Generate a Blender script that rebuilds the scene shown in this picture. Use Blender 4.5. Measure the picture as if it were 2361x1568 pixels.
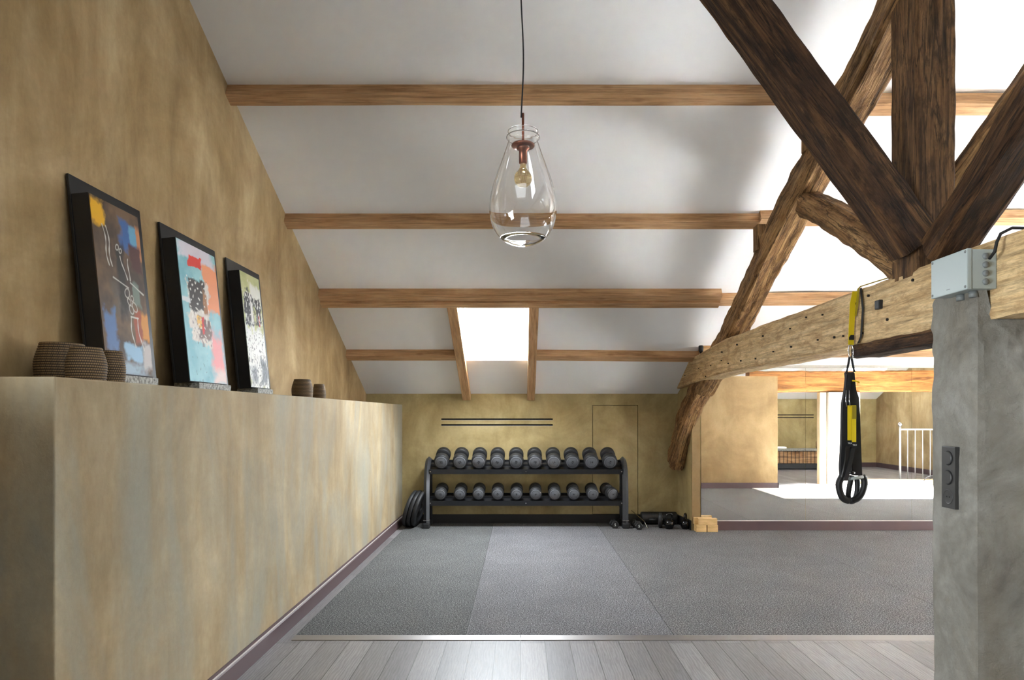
import bpy, bmesh, math, random
from mathutils import Vector, Matrix, noise
random.seed(7)
S = bpy.context.scene
C = S.collection
for o in list(bpy.data.objects): bpy.data.objects.remove(o)
PI = math.pi
F = 1574.0; H = 1.35
# ---------------------------------------------------------------- camera
cd = bpy.data.cameras.new('camera'); cam = bpy.data.objects.new('camera', cd); C.objects.link(cam)
cam.location = (0, 0, H); cam.rotation_euler = (PI/2, 0, 0)
cd.sensor_width = 36; cd.lens = F/2361*36; cd.shift_x = -.00826; cd.shift_y = .0724; cd.clip_start = .05
S.camera = cam
# ---------------------------------------------------------------- world, light, exposure
w = bpy.data.worlds.new('world'); S.world = w; w.use_nodes = True
w.node_tree.nodes['Background'].inputs[0].default_value = (.9, .95, 1, 1)
w.node_tree.nodes['Background'].inputs[1].default_value = 3.0
S.view_settings.view_transform = 'Standard'; S.view_settings.look = 'None'
S.view_settings.gamma = 1; S.view_settings.use_curve_mapping = False
S.view_settings.exposure = 0.48
S.cycles.sample_clamp_indirect = 0
RIDGE_Y, RIDGE_Z = 3.25, 4.056
def slope(X):
    t = min(1, max(0, (X-1.95)/.7)); return .4737 - .011*t
def roof(X, Y):
    return RIDGE_Z - slope(X)*(Y-RIDGE_Y) if Y >= RIDGE_Y else RIDGE_Z - .4737*(RIDGE_Y-Y)
def area(name, loc, target, sx, sy, power, color, spread=180):
    l = bpy.data.lights.new(name, 'AREA'); l.shape = 'RECTANGLE'; l.size = sx; l.size_y = sy
    l.energy = power; l.color = color; l.spread = math.radians(spread)
    o = bpy.data.objects.new(name, l); C.objects.link(o); o.location = loc
    d = Vector(target)-Vector(loc); o.rotation_euler = d.to_track_quat('-Z', 'Y').to_euler(); return o
# skylight openings: (x0, x1, y0, y1, sky power)
OPEN = [(-.605, .078, 6.66, 7.69, 150), (-.85, .35, .7, 1.9, 5), (7.6, 8.6, -.7, .3, 40), (5.1, 7.6, 5.5, 6.9, 60), (3.2, 4.4, .9, 2.0, 15)]  # second and last openings are unseen, added for fill light
for i, (x0, x1, y0, y1, p) in enumerate(OPEN):
    xm, ym = (x0+x1)/2, (y0+y1)/2; s = 1 if ym > RIDGE_Y else -1
    n = Vector((0, s*.428, .904)); c = Vector((xm, ym, roof(xm, ym)))
    lo = c + n*.24
    area('sky_light', lo, c, (x1-x0)*1.0, (y1-y0)/.904, p, (.87, .94, 1.0))
# added fill lamp in a made-up side window of the right-hand wall
area('window_light', (9.28, 4.9, 1.05), (0, 5.0, 3.2), 2.6, 1.3, 210, (.88, .95, 1.0))
# added fill lamp in a made-up left wall window, unseen beside the camera
area('added_fill_left', (-2.09, 1.08, 1.2), (0, 1.75, 1.25), 1.3, 1.3, 52, (.88, .95, 1.0), 110)
# the sun, standing beyond the roof window over the right-hand bay
area('sun_light', (6.3, 8.3, 4.9), (6.45, 3.95, 0), 2.7, 1.3, 1060, (.93, .955, 1.0), 14)

# ---------------------------------------------------------------- materials
def srgb(c):
    return tuple(((v/255)/12.92 if v/255 <= .04045 else ((v/255+.055)/1.055)**2.4) for v in c)
def newmat(name, col=(128,128,128), rough=.6, metal=0.0, spec=.5):
    m = bpy.data.materials.new(name); m.use_nodes = True
    b = m.node_tree.nodes['Principled BSDF']
    b.inputs['Base Color'].default_value = (*srgb(col), 1); b.inputs['Roughness'].default_value = rough
    b.inputs['Metallic'].default_value = metal; b.inputs['Specular IOR Level'].default_value = spec
    return m
class NT:
    def __init__(s, m): s.t = m.node_tree; s.b = s.t.nodes['Principled BSDF']
    def n(s, typ, **kw):
        x = s.t.nodes.new(typ)
        for k, v in kw.items(): setattr(x, k, v)
        return x
    def l(s, a, b): s.t.links.new(a, b)
    def coord(s, scale=(1,1,1), rot=(0,0,0), kind='Object'):
        c = s.n('ShaderNodeTexCoord'); mp = s.n('ShaderNodeMapping')
        mp.inputs['Scale'].default_value = scale; mp.inputs['Rotation'].default_value = rot
        s.l(c.outputs[kind], mp.inputs[0]); return mp.outputs[0]
    def noise(s, v, scale, detail=4, rough=.5, dist=0):
        x = s.n('ShaderNodeTexNoise'); x.inputs['Scale'].default_value = scale; x.inputs['Detail'].default_value = detail
        x.inputs['Roughness'].default_value = rough; x.inputs['Distortion'].default_value = dist
        s.l(v, x.inputs['Vector']); return x.outputs['Fac']
    def ramp(s, f, stops):
        r = s.n('ShaderNodeValToRGB'); e = r.color_ramp.elements
        while len(e) < len(stops): e.new(.5)
        for el, (p, c) in zip(e, stops):
            el.position = p; el.color = (*srgb(c), 1) if len(c) == 3 else c
        s.l(f, r.inputs[0]); return r.outputs[0]
    def mix(s, f, a, b, mode='MIX'):
        x = s.n('ShaderNodeMix', data_type='RGBA', blend_type=mode)
        if isinstance(f, (int, float)): x.inputs[0].default_value = f
        else: s.l(f, x.inputs[0])
        for sock, v in ((x.inputs[6], a), (x.inputs[7], b)):
            if isinstance(v, tuple): sock.default_value = (*srgb(v), 1)
            else: s.l(v, sock)
        return x.outputs[2]
    def bump(s, h, strength, dist=.01, prev=None):
        x = s.n('ShaderNodeBump'); x.inputs['Strength'].default_value = strength; x.inputs['Distance'].default_value = dist
        s.l(h, x.inputs['Height'])
        if prev: s.l(prev, x.inputs['Normal'])
        s.l(x.outputs[0], s.b.inputs['Normal']); return x.outputs[0]
BW = lambda v: (v, v, v, 1)
def plaster(name, dark, mid, light, streak=.35, bmp=.25, grey=None):
    m = newmat(name, mid, .75, spec=.25); t = NT(m)
    v = t.coord(); vs = t.coord((2.6, 2.6, .8))
    c = t.ramp(t.noise(v, 1.3, 6, .62, .6), [(.32, dark), (.5, mid), (.68, light)])
    st = t.ramp(t.noise(vs, 1.4, 7, .65, .3), [(.3, dark), (.5, mid), (.72, light)])
    c = t.mix(streak, c, st)
    if grey:
        c = t.mix(t.ramp(t.noise(t.coord((1.6, 1.6, .55)), 1.1, 5, .6, .8), [(.42, BW(0)), (.64, BW(.8))]), c, grey)
    fine = t.ramp(t.noise(v, 38, 5, .7), [(.3, BW(.93)), (.7, BW(1.04))])
    c = t.mix(1, c, fine, 'MULTIPLY'); t.l(c, t.b.inputs['Base Color'])
    b1 = t.bump(t.noise(t.coord((1, 1, .5)), 14, 8, .7, .4), bmp*.6, .010); t.bump(t.noise(v, 120, 3, .6), bmp*.5, .003, b1)
    return m
def wood(name, dark, mid, light, knots=.5, bmp=.5, grain=1.0, rough=.75, cracks=0):
    # grain runs along local x
    m = newmat(name, mid, rough, spec=.25); t = NT(m)
    v1 = t.coord((.9*grain, 9*grain, 9*grain)); v2 = t.coord((1.6, 45, 45)); v3 = t.coord((2.2, 6, 6))
    g = t.noise(v1, 1.6, 7, .65, 1.2)
    c = t.ramp(g, [(.3, dark), (.48, mid), (.7, light)])
    f = t.noise(v2, 1.5, 5, .7, .3)
    c = t.mix(1, c, t.ramp(f, [(.3, BW(.55)), (.55, BW(1.05))]), 'MULTIPLY')
    if cracks:
        ck = t.ramp(t.noise(t.coord((.7, 11, 11)), 1.9, 5, .55, .5), [(.47, BW(0)), (.495, BW(cracks)), (.52, BW(0))])
        c = t.mix(ck, c, tuple(int(x*.35) for x in dark))
        c = t.mix(t.ramp(t.noise(t.coord((3, 7, 7)), 2.3, 6, .7), [(.36, BW(.75)), (.5, BW(0))]), c, dark)
        c = t.mix(1, c, t.ramp(t.noise(t.coord((9, 60, 60)), 2.2, 4, .8), [(.3, BW(.7)), (.6, BW(1.12))]), 'MULTIPLY')
    kn = t.n('ShaderNodeTexVoronoi'); kn.inputs['Scale'].default_value = 1.3; t.l(v3, kn.inputs['Vector'])
    c = t.mix(t.ramp(kn.outputs['Distance'], [(.05, BW(knots)), (.16, BW(0))]), c, dark)
    t.l(c, t.b.inputs['Base Color'])
    b1 = t.bump(g, bmp*.6, .02); b2 = t.bump(f, bmp, .008, b1)
    return m
M = {}
M['plaster_up'] = plaster('plaster_ochre', (118,94,60), (164,139,99), (204,182,142), .5, .3)
M['plaster_low'] = plaster('plaster_beige', (130,112,84), (166,148,116), (196,182,152), .55, .25, (150,150,138))
M['plaster_back'] = plaster('plaster_olive', (128,110,70), (172,154,108), (200,184,140), .35, .2)
M['plaster_pier'] = plaster('plaster_sand', (124,100,66), (146,121,84), (168,144,104), .3, .15)
M['render_white'] = plaster('render_white', (170,164,152), (190,184,172), (206,200,190), .3, .2)
# rough concrete pillar
m = newmat('concrete', (150,145,135), .85, spec=.2); t = NT(m)
v = t.coord()
c = t.ramp(t.noise(v, 3.2, 7, .65, .6), [(.3, (128,123,114)), (.5, (152,148,138)), (.7, (176,173,165))])
c = t.mix(t.ramp(t.noise(t.coord((1,1,.5)), 1.7, 5, .6, .5), [(.5, BW(0)), (.7, BW(.35))]), c, (146,128,100))
t.l(c, t.b.inputs['Base Color'])
b1 = t.bump(t.noise(v, 22, 9, .75, .5), .9, .02); t.bump(t.noise(v, 90, 6, .7), .5, .006, b1)
M['concrete'] = m
m = newmat('ceiling_paint', (237,236,235), .9, spec=.1); t = NT(m)
t.bump(t.noise(t.coord(), 2.2, 4, .5), .12, .03); M['ceiling'] = m
M['beam_dark'] = wood('oak_dark', (30,18,9), (70,46,26), (112,80,46), .7, 1.0, cracks=.9)
M['post'] = wood('oak_post', (44,28,15), (94,67,40), (136,102,64), .7, .9, cracks=.8)
M['beam_mid'] = wood('oak_brown', (84,58,32), (144,108,68), (184,146,98), .6, 1.0, cracks=.9)
M['beam_light'] = wood('oak_pale', (158,126,86), (202,172,126), (220,194,150), .5, .22, cracks=.25)
M['pine'] = wood('pine', (148,108,72), (186,146,104), (206,170,130), .7, .2, .8)
M['beam_orange'] = wood('oak_orange', (88,52,22), (140,92,46), (168,116,62), .5, .4)
M['cut'] = newmat('nail_hole_black', (22,15,9), .9)
# floor planks
m = newmat('floor_planks', (150,146,146), .42, spec=.5); t = NT(m)
br = t.n('ShaderNodeTexBrick'); t.l(t.coord((1,1,1), (0,0,PI/2)), br.inputs['Vector'])
br.inputs['Scale'].default_value = 1; br.inputs['Brick Width'].default_value = 1.7; br.inputs['Row Height'].default_value = .145
br.inputs['Mortar Size'].default_value = .0022; br.inputs['Mortar Smooth'].default_value = .1; br.offset = .37; br.offset_frequency = 2
br.inputs['Color1'].default_value = (*srgb((140,137,138)), 1); br.inputs['Color2'].default_value = (*srgb((112,109,110)), 1)
br.inputs['Mortar'].default_value = (*srgb((48,44,44)), 1)
g = t.noise(t.coord((16, 1.4, 1)), 3.2, 8, .7, 1.5)
wv = t.n('ShaderNodeTexWave'); wv.inputs['Scale'].default_value = 4; wv.inputs['Distortion'].default_value = 9; wv.inputs['Detail'].default_value = 3; wv.inputs['Detail Scale'].default_value=1.4
t.l(t.coord((5, .8, 1)), wv.inputs['Vector'])
c = t.mix(1, br.outputs['Color'], t.ramp(g, [(.3, BW(.74)), (.6, BW(1.1))]), 'MULTIPLY')
c = t.mix(.5, c, t.mix(1, c, t.ramp(wv.outputs['Fac'], [(.2, BW(.7)), (.7, BW(1.15))]), 'MULTIPLY'))
t.l(c, t.b.inputs['Base Color']); b1 = t.bump(br.outputs['Fac'], -.4, .003); t.bump(g, .25, .003, b1)
M['floor'] = m
def rubber(name, base, fleck):
    m = newmat(name, base, .85, spec=.3); t = NT(m); v = t.coord()
    n1 = t.noise(v, 120, 3, .75)
    c = t.ramp(n1, [(.40, tuple(int(x*.5) for x in base)), (.52, base), (.61, fleck)])
    c = t.mix(1, c, t.ramp(t.noise(v, 2.5, 4, .6), [(.3, BW(.88)), (.7, BW(1.08))]), 'MULTIPLY')
    t.l(c, t.b.inputs['Base Color']); t.bump(n1, .4, .004); return m
M['mat_dark'] = rubber('rubber_mat_dark', (76,76,76), (148,150,148))
M['mat_mid'] = rubber('rubber_mat_mid', (90,88,88), (156,156,155))
M['mat_light'] = rubber('rubber_mat_light', (96,95,97), (160,160,162))
M['skirting'] = newmat('skirting_plum', (86,68,70), .45)
M['skirting_dark'] = newmat('skirting_black', (26,25,26), .5)
M['pale_edge'] = newmat('pale_edge', (206,200,196), .4)
M['steel'] = newmat('brushed_steel', (150,146,144), .38, .85)
M['black'] = newmat('black_paint', (22,22,24), .42)
M['black_gloss'] = newmat('black_gloss', (12,12,14), .14)
M['rubber'] = newmat('black_rubber', (30,31,33), .55)
M['rubber_grey'] = newmat('grey_rubber_cap', (92,94,99), .5)
M['print'] = newmat('dark_print', (26,26,28), .6)
M['rack'] = newmat('rack_steel', (34,35,38), .32, .3)
M['rack_up'] = newmat('rack_upright_steel', (66,67,70), .35, .3)
M['slot'] = newmat('slot_black', (10,9,8), .9)
M['groove'] = newmat('groove_brown', (62,48,28), .9)
M['chrome'] = newmat('chrome', (210,210,212), .12, 1)
M['yellow'] = newmat('yellow_webbing', (222,196,20), .6)
M['olive'] = newmat('worn_yellow_webbing', (150,132,22), .75)
M['webbing'] = newmat('black_webbing', (14,14,15), .75)
M['foam'] = newmat('black_foam', (15,16,16), .55)
M['grey_plastic'] = newmat('grey_plastic', (158,168,166), .4)
M['grey_dark'] = newmat('grey_gland', (112,116,115), .5)
M['white_print'] = newmat('white_print', (220,220,216), .6)
M['plate'] = newmat('anthracite_plastic', (58,57,56), .45)
M['copper'] = newmat('copper', (132,78,58), .3, .85)
M['cord'] = newmat('cord_black', (18,16,16), .7)
M['white'] = newmat('white_paint', (236,236,234), .5)
M['rail'] = newmat('rail_white', (170,170,168), .35)
M['reflector'] = newmat('added_reflector', (226,226,224), .9)
M['cream'] = newmat('cream_curb', (190,168,130), .6)
M['cork'] = newmat('beech_block', (214,176,116), .6); t = NT(M['cork'])
t.l(t.ramp(t.noise(t.coord((3,14,14)), 3, 4, .6), [(.3, (196,156,98)), (.7, (226,190,132))]), t.b.inputs['Base Color'])
M['frame'] = newmat('frame_black', (14,13,14), .5)
M['stone'] = newmat('mottled_stone', (150,148,140), .6); t = NT(M['stone'])
t.l(t.ramp(t.noise(t.coord(), 60, 5, .7), [(.35, (70,68,60)), (.65, (190,190,182))]), t.b.inputs['Base Color'])
M['mirror'] = newmat('mirror_glass', (235,235,232), .012, 1)
m = newmat('clear_glass', (255,255,255), .0); b = m.node_tree.nodes['Principled BSDF']
b.inputs['Transmission Weight'].default_value = 1; b.inputs['IOR'].default_value = 1.45; M['glass'] = m
m = newmat('bulb_glass', (238,214,160), .02); b = m.node_tree.nodes['Principled BSDF']
b.inputs['Transmission Weight'].default_value = .8; b.inputs['IOR'].default_value = 1.3; M['bulb'] = m
# thin window pane
m = bpy.data.materials.new('window_pane'); m.use_nodes = True; t = m.node_tree; t.nodes.clear()
o_ = t.nodes.new('ShaderNodeOutputMaterial'); mx = t.nodes.new('ShaderNodeMixShader'); tr = t.nodes.new('ShaderNodeBsdfTransparent'); gl = t.nodes.new('ShaderNodeBsdfGlossy')
mx.inputs[0].default_value = .05; gl.inputs['Roughness'].default_value = .02
t.links.new(tr.outputs[0], mx.inputs[1]); t.links.new(gl.outputs[0], mx.inputs[2]); t.links.new(mx.outputs[0], o_.inputs[0]); M['pane'] = m
def attrmat(name, rough=.5):
    m = newmat(name, (128,128,128), rough); t = NT(m)
    a = t.n('ShaderNodeVertexColor'); a.layer_name = 'Col'; t.l(a.outputs['Color'], t.b.inputs['Base Color']); return m
M['canvas'] = attrmat('painted_canvas', .6)
M['weave'] = attrmat('woven_rush', .7)

# ---------------------------------------------------------------- mesh helpers
class MB:
    def __init__(s): s.v = []; s.f = []; s.sm = []; s.cols = None
    def add(s, vs, fs, smooth=False):
        k = len(s.v); s.v += [tuple(p) for p in vs]; s.f += [tuple(i+k for i in f) for f in fs]; s.sm += [smooth]*len(fs); return s
    def box(s, x0, x1, y0, y1, z0, z1, bev=0):
        if bev:
            bm = bmesh.new(); bmesh.ops.create_cube(bm, size=1)
            for q in bm.verts: q.co = Vector(((x0+x1)/2+q.co.x*(x1-x0), (y0+y1)/2+q.co.y*(y1-y0), (z0+z1)/2+q.co.z*(z1-z0)))
            bmesh.ops.bevel(bm, geom=bm.edges[:], offset=bev, segments=2, affect='EDGES', profile=.6)
            return s.frombm(bm)
        return s.add([(x0,y0,z0),(x1,y0,z0),(x1,y1,z0),(x0,y1,z0),(x0,y0,z1),(x1,y0,z1),(x1,y1,z1),(x0,y1,z1)],
              [(0,3,2,1),(4,5,6,7),(0,1,5,4),(1,2,6,5),(2,3,7,6),(3,0,4,7)])
    def frombm(s, bm, smooth=False):
        bm.verts.index_update(); s.add([q.co.copy() for q in bm.verts], [[q.index for q in f.verts] for f in bm.faces], smooth); bm.free(); return s
    def hexa(s, pts):   # 8 points, bottom ring then top ring
        return s.add(pts, [(0,3,2,1),(4,5,6,7),(0,1,5,4),(1,2,6,5),(2,3,7,6),(3,0,4,7)])
    def prism(s, prof, axis, a0, a1):    # closed 2D profile extruded along axis
        n = len(prof)
        def P(p, a):
            return {'x': (a, p[0], p[1]), 'y': (p[0], a, p[1]), 'z': (p[0], p[1], a)}[axis]
        vs = [P(p, a0) for p in prof]+[P(p, a1) for p in prof]
        fs = [tuple(range(n))[::-1], tuple(range(n, 2*n))]+[(i, (i+1) % n, (i+1) % n+n, i+n) for i in range(n)]
        return s.add(vs, fs)
    def sweep(s, pts, r, seg=10, caps=True, smooth=True, ry=None, up=None, closed=False):
        pts = [Vector(p) for p in pts]; n = len(pts); vs = []; rr = r if isinstance(r, (list, tuple)) else [r]*n
        u = Vector(up) if up else None; prev = None
        for i, p in enumerate(pts):
            if closed: d = pts[(i+1) % n]-pts[i-1]
            else: d = pts[min(i+1, n-1)]-pts[max(i-1, 0)]
            d.normalize()
            if u is not None: a = u-d*u.dot(d)
            elif prev is None: a = d.orthogonal()
            else: a = prev-d*prev.dot(d)
            a.normalize(); prev = a; b = d.cross(a)
            for k in range(seg):
                th = 2*PI*k/seg; vs.append(p+a*math.cos(th)*rr[i]+b*math.sin(th)*(ry if ry else rr[i]))
        fs = []
        for i in range(n if closed else n-1):
            j = (i+1) % n
            for k in range(seg): fs.append((i*seg+k, i*seg+(k+1) % seg, j*seg+(k+1) % seg, j*seg+k))
        s.add(vs, fs, smooth)
        if caps and not closed:
            k0 = len(s.v)-len(vs); s.f.append(tuple(k0+k for k in range(seg))[::-1]); s.sm.append(False)
            s.f.append(tuple(k0+(n-1)*seg+k for k in range(seg))); s.sm.append(False)
        return s
    def ribbon(s, pts, width, wdir, th=.002):   # flat webbing strip with real thickness
        pts = [Vector(p) for p in pts]; wd = Vector(wdir).normalized(); n = len(pts); vs = []
        for i, p in enumerate(pts):
            d = (pts[min(i+1, n-1)]-pts[max(i-1, 0)]).normalized(); nn = d.cross(wd).normalized()
            for a, b in ((-1,-1),(1,-1),(1,1),(-1,1)): vs.append(p+wd*width/2*a+nn*th/2*b)
        fs = [(3,2,1,0), tuple((n-1)*4+k for k in range(4))]
        for i in range(n-1):
            for k in range(4): fs.append((i*4+k, i*4+(k+1) % 4, i*4+4+(k+1) % 4, i*4+4+k))
        return s.add(vs, fs)
    def lathe(s, prof, seg=32, axis='z', c=(0,0,0), smooth=True, caps=False):
        n = len(prof); vs = []
        for r, z in prof:
            for k in range(seg):
                th = 2*PI*k/seg; a, b = r*math.cos(th), r*math.sin(th)
                q = (a, b, z) if axis == 'z' else ((b, z, a) if axis == 'y' else (z, a, b))
                vs.append((q[0]+c[0], q[1]+c[1], q[2]+c[2]))
        fs = [(i*seg+k, i*seg+(k+1) % seg, (i+1)*seg+(k+1) % seg, (i+1)*seg+k) for i in range(n-1) for k in range(seg)]
        if caps: fs += [tuple(range(seg))[::-1], tuple((n-1)*seg+k for k in range(seg))]
        return s.add(vs, fs, smooth)
    def build(s, name, mat, parent=None, autosmooth=None):
        me = bpy.data.meshes.new(name); me.from_pydata(s.v, [], s.f); me.update()
        me.materials.append(mat if not isinstance(mat, str) else M[mat])
        me.polygons.foreach_set('use_smooth', s.sm)
        bm = bmesh.new(); bm.from_mesh(me); bmesh.ops.recalc_face_normals(bm, faces=bm.faces); bm.to_mesh(me); bm.free()
        if s.cols:
            a = me.color_attributes.new('Col', 'FLOAT_COLOR', 'POINT')
            for i, c in enumerate(s.cols): a.data[i].color = (c[0], c[1], c[2], 1)
        o = bpy.data.objects.new(name, me); C.objects.link(o)
        if parent: o.parent = parent
        return o
def tag(o, label, cat, group=None):
    o['label'] = label; o['category'] = cat
    if group: o['group'] = group
    return o
def thing(name, label, cat, loc=(0,0,0), rot=(0,0,0), group=None):
    o = bpy.data.objects.new(name, None); C.objects.link(o); o.location = loc; o.rotation_euler = rot; o.empty_display_size = .1
    return tag(o, label, cat, group)
def struct(o, label=None):
    o['kind'] = 'structure'
    if label: o['label'] = label
    return o
def text_mesh(name, txt, size, mat, parent, loc, rot, ext=.0005, bold=0):
    cu = bpy.data.curves.new('t', 'FONT'); cu.body = txt; cu.size = size; cu.extrude = ext; cu.offset = bold
    cu.align_x = 'CENTER'; cu.align_y = 'CENTER'
    o = bpy.data.objects.new('t', cu); C.objects.link(o); bpy.context.view_layer.update()
    me = bpy.data.meshes.new_from_object(o.evaluated_get(bpy.context.evaluated_depsgraph_get()))
    bpy.data.objects.remove(o); me.name = name; me.materials.clear(); me.materials.append(M[mat])
    q = bpy.data.objects.new(name, me); C.objects.link(q); q.location = loc; q.rotation_euler = rot
    if parent: q.parent = parent
    return q

# ---------------------------------------------------------------- room shell
XL, XR, YB, YF = -1.905, 9.1, 8.43, -1.65
LEDGE = 1.468; XH = -1.46; YM = 7.9; XP = 1.985
T = .2
struct(MB().box(XL-.3, XR+.3, YF-.3, YB+.3, -.1, 0).build('floor', 'floor'))
# ceiling: two slopes, cells left out for the roof windows, with real thickness and reveals
xs = sorted({XL-.3, XR+.3, 1.95, 2.65, *[v for o in OPEN for v in o[:2]]})
ys = sorted({YF-.3, RIDGE_Y, YB+.3, *[v for o in OPEN for v in o[2:4]]})
cb = MB(); idx = {}
for i, x in enumerate(xs):
    for j, y in enumerate(ys):
        idx[i, j] = len(cb.v); z = roof(x, y); cb.v += [(x, y, z), (x, y, z+T/.904)]
def hole(i, j):
    if not (0 <= i < len(xs)-1 and 0 <= j < len(ys)-1): return True
    xm, ym = (xs[i]+xs[i+1])/2, (ys[j]+ys[j+1])/2
    return any(o[0] < xm < o[1] and o[2] < ym < o[3] for o in OPEN)
for i in range(len(xs)-1):
    for j in range(len(ys)-1):
        if hole(i, j): continue
        a, b, c, d = idx[i,j], idx[i+1,j], idx[i+1,j+1], idx[i,j+1]
        cb.f += [(a, b, c, d), (a+1, d+1, c+1, b+1)]
        for (p, q, ni, nj) in ((a, b, i, j-1), (b, c, i+1, j), (c, d, i, j+1), (d, a, i-1, j)):
            if hole(ni, nj): cb.f.append((p, p+1, q+1, q))
cb.sm = [False]*len(cb.f)
struct(cb.build('ceiling', 'ceiling'))
def gable(name, x0, x1, mat, y0=YF-.2, y1=YB+.2, zb=0):
    pts = [(y0, zb), (y1, zb), (y1, roof(x0, y1)+.1), (RIDGE_Y, RIDGE_Z+.1), (y0, roof(x0, y0)+.1)]
    return struct(MB().prism(pts, 'x', x0, x1).build(name, mat))
rw = MB()
for pts in ([(YF-.2, 0), (3.6, 0), (3.6, roof(XR, 3.6)+.1), (RIDGE_Y, RIDGE_Z+.1), (YF-.2, roof(XR, YF-.2)+.1)], [(3.6, 0), (6.2, 0), (6.2, .4), (3.6, .4)],
            [(3.6, 1.7), (6.2, 1.7), (6.2, roof(XR, 6.2)+.1), (3.6, roof(XR, 3.6)+.1)], [(6.2, 0), (YB+.2, 0), (YB+.2, roof(XR, YB+.2)+.1), (6.2, roof(XR, 6.2)+.1)]):
    rw.prism(pts, 'x', XR, XR+.2)
struct(rw.build('wall_right', 'plaster_up'))
lw = MB()
for pts in ([(YF-.2, 0), (.4, 0), (.4, roof(XL, .4)+.1), (YF-.2, roof(XL, YF-.2)+.1)], [(.4, 0), (1.75, 0), (1.75, .55), (.4, .55)],
            [(.4, 1.85), (1.75, 1.85), (1.75, roof(XL, 1.75)+.1), (.4, roof(XL, .4)+.1)], [(1.75, 0), (YB+.2, 0), (YB+.2, roof(XL, YB+.2)+.1), (RIDGE_Y, RIDGE_Z+.1), (1.75, roof(XL, 1.75)+.1)]):
    lw.prism(pts, 'x', XL-.2, XL)
lw.box(XL-.01, -1.50, 1.79, 1.86, 0, 1.466)  # added unseen panel, shades the half wall's end from the left window
struct(lw.build('wall_left', 'plaster_up'))
wl = MB()
for a in ((.4, .46, .55, 1.85), (1.69, 1.75, .55, 1.85), (.46, 1.69, .55, .61), (.46, 1.69, 1.79, 1.85)): wl.box(XL-.14, XL-.08, *a)
wl = wl.build('window_7', 'white'); struct(wl); MB().box(XL-.106, XL-.10, .46, 1.69, .61, 1.79).build('pane', 'pane', wl)  # made-up window out of view, there only for its light
wf = MB()
for a in ((3.6, 3.66, .4, 1.7), (6.14, 6.2, .4, 1.7), (3.66, 6.14, .4, .46), (3.66, 6.14, 1.64, 1.7), (4.87, 4.93, .46, 1.64)): wf.box(XR+.08, XR+.14, *a)
wf = wf.build('window_6', 'white'); struct(wf); MB().box(XR+.10, XR+.106, 3.66, 6.14, .46, 1.64).build('pane', 'pane', wf)  # unseen window added to bring light in from the right
# half-height wall with its ledge
hw = MB().box(XL-.01, XH, 2.14, YB+.02, 0, LEDGE, .006)
struct(hw.build('wall_left_ledge', 'plaster_low'), 'beige plaster half wall carrying the ledge')
# back wall with two linear slots and a flush door recess
def wall_y(name, x0, x1, y0, y1, z1, mat, cuts=()):
    o = struct(MB().box(x0, x1, y0, y1, 0, z1).build(name, mat)); return o
bw = MB()
SX0, SX1 = -.98, .40
SL = [(1.286-.011, 1.286+.011), (1.216-.011, 1.216+.011)]
DX0, DX1, DZ0, DZ1 = .894, 1.446, .118, 1.457
g = .006
top = 1.72
# tiles of the back wall around the slots and the door
def tile(x0, x1, z0, z1): bw.box(x0, x1, YB, YB+.2, z0, z1)
tile(XL, SX0, 0, top); tile(SX0, SX1, 0, SL[1][0]); tile(SX0, SX1, SL[1][1], SL[0][0]); tile(SX0, SX1, SL[0][1], top)
tile(SX1, DX0-g, 0, top); tile(DX0-g, DX1+g, 0, DZ0-g); tile(DX0-g, DX1+g, DZ1+g, top); tile(DX1+g, 3.2, 0, top)
struct(bw.build('wall_back', 'plaster_back'))
struct(MB().box(XL, 3, YB+.2, YB+.24, 0, 1.7).build('trim_1', 'slot'), 'dark void behind the slots')
dr = MB().box(DX0, DX1, YB+.003, YB+.04, DZ0, DZ1).build('door_1', 'plaster_back'); struct(dr, 'flush plastered hatch door behind the rack')
vent = thing('slot_vent', 'pair of long thin black air slots in the olive back wall above the rack', 'vent', (-.29, YB, 1.25))
for z0, z1 in SL:
    zc = (z0+z1)/2-1.25; MB().box(SX0+.29, SX1+.29, .03, .05, z0-1.25, z1-1.25).build('slot', 'slot', vent)
    MB().prism([(0-.002, z0-1.25-.001), (.012, z0-1.25-.001), (.012, z0-1.25+.002), (-.002, z0-1.25+.002)], 'x', SX0+.29, SX1+.29).build('slot_lip', 'pale_edge', vent)
# mirror wall and pier
pr = MB().prism([(1.93, YB+.1), (XP, YM+.018), (2.085, YM+.018), (2.085, YM+.028), (XR, YM+.028), (XR, YB+.1)], 'z', 0, 2.1)
struct(pr.build('wall_mirror', 'plaster_back'), 'wall carrying the mirrors with its narrow pier')
struct(MB().box(XP+.002, 2.083, YM, YM+.02, 0, 1.92).build('trim_2', 'plaster_pier'), 'pale sand edge of the pier beside the mirror')
gm = [(2.09, 3.30), (3.302, 4.53), (4.532, 5.76), (5.762, 6.99), (6.992, 8.2)]
for i, (a, b) in enumerate(gm):
    lb = ['leftmost tall mirror panel, beside the sand-coloured pier', 'second mirror panel from the left, behind the hanging black straps', 'mirror panel whose left edge shows just left of the concrete pillar', 'fourth mirror panel, past the concrete pillar', 'fifth mirror panel, past the concrete pillar'][i]
    o = MB().box(a, b, -.006, .006, .118, 1.885).build('mirror_panel', 'mirror'); o.location = (0, YM+.012, 0)
    tag(o, lb, 'mirror', 'mirror panels')
struct(MB().box(2.085, XR, YM-.012, YM+.03, 0, .112, .003).build('baseboard_mirror', 'skirting'))
struct(MB().box(2.085, XR, YM-.006, YM+.03, .112, .118).build('trim_3', 'pale_edge'))
struct(MB().box(2.085, XR, YM-.02, YM+.05, 1.886, 1.915).build('trim_4', 'render_white'))
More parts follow.
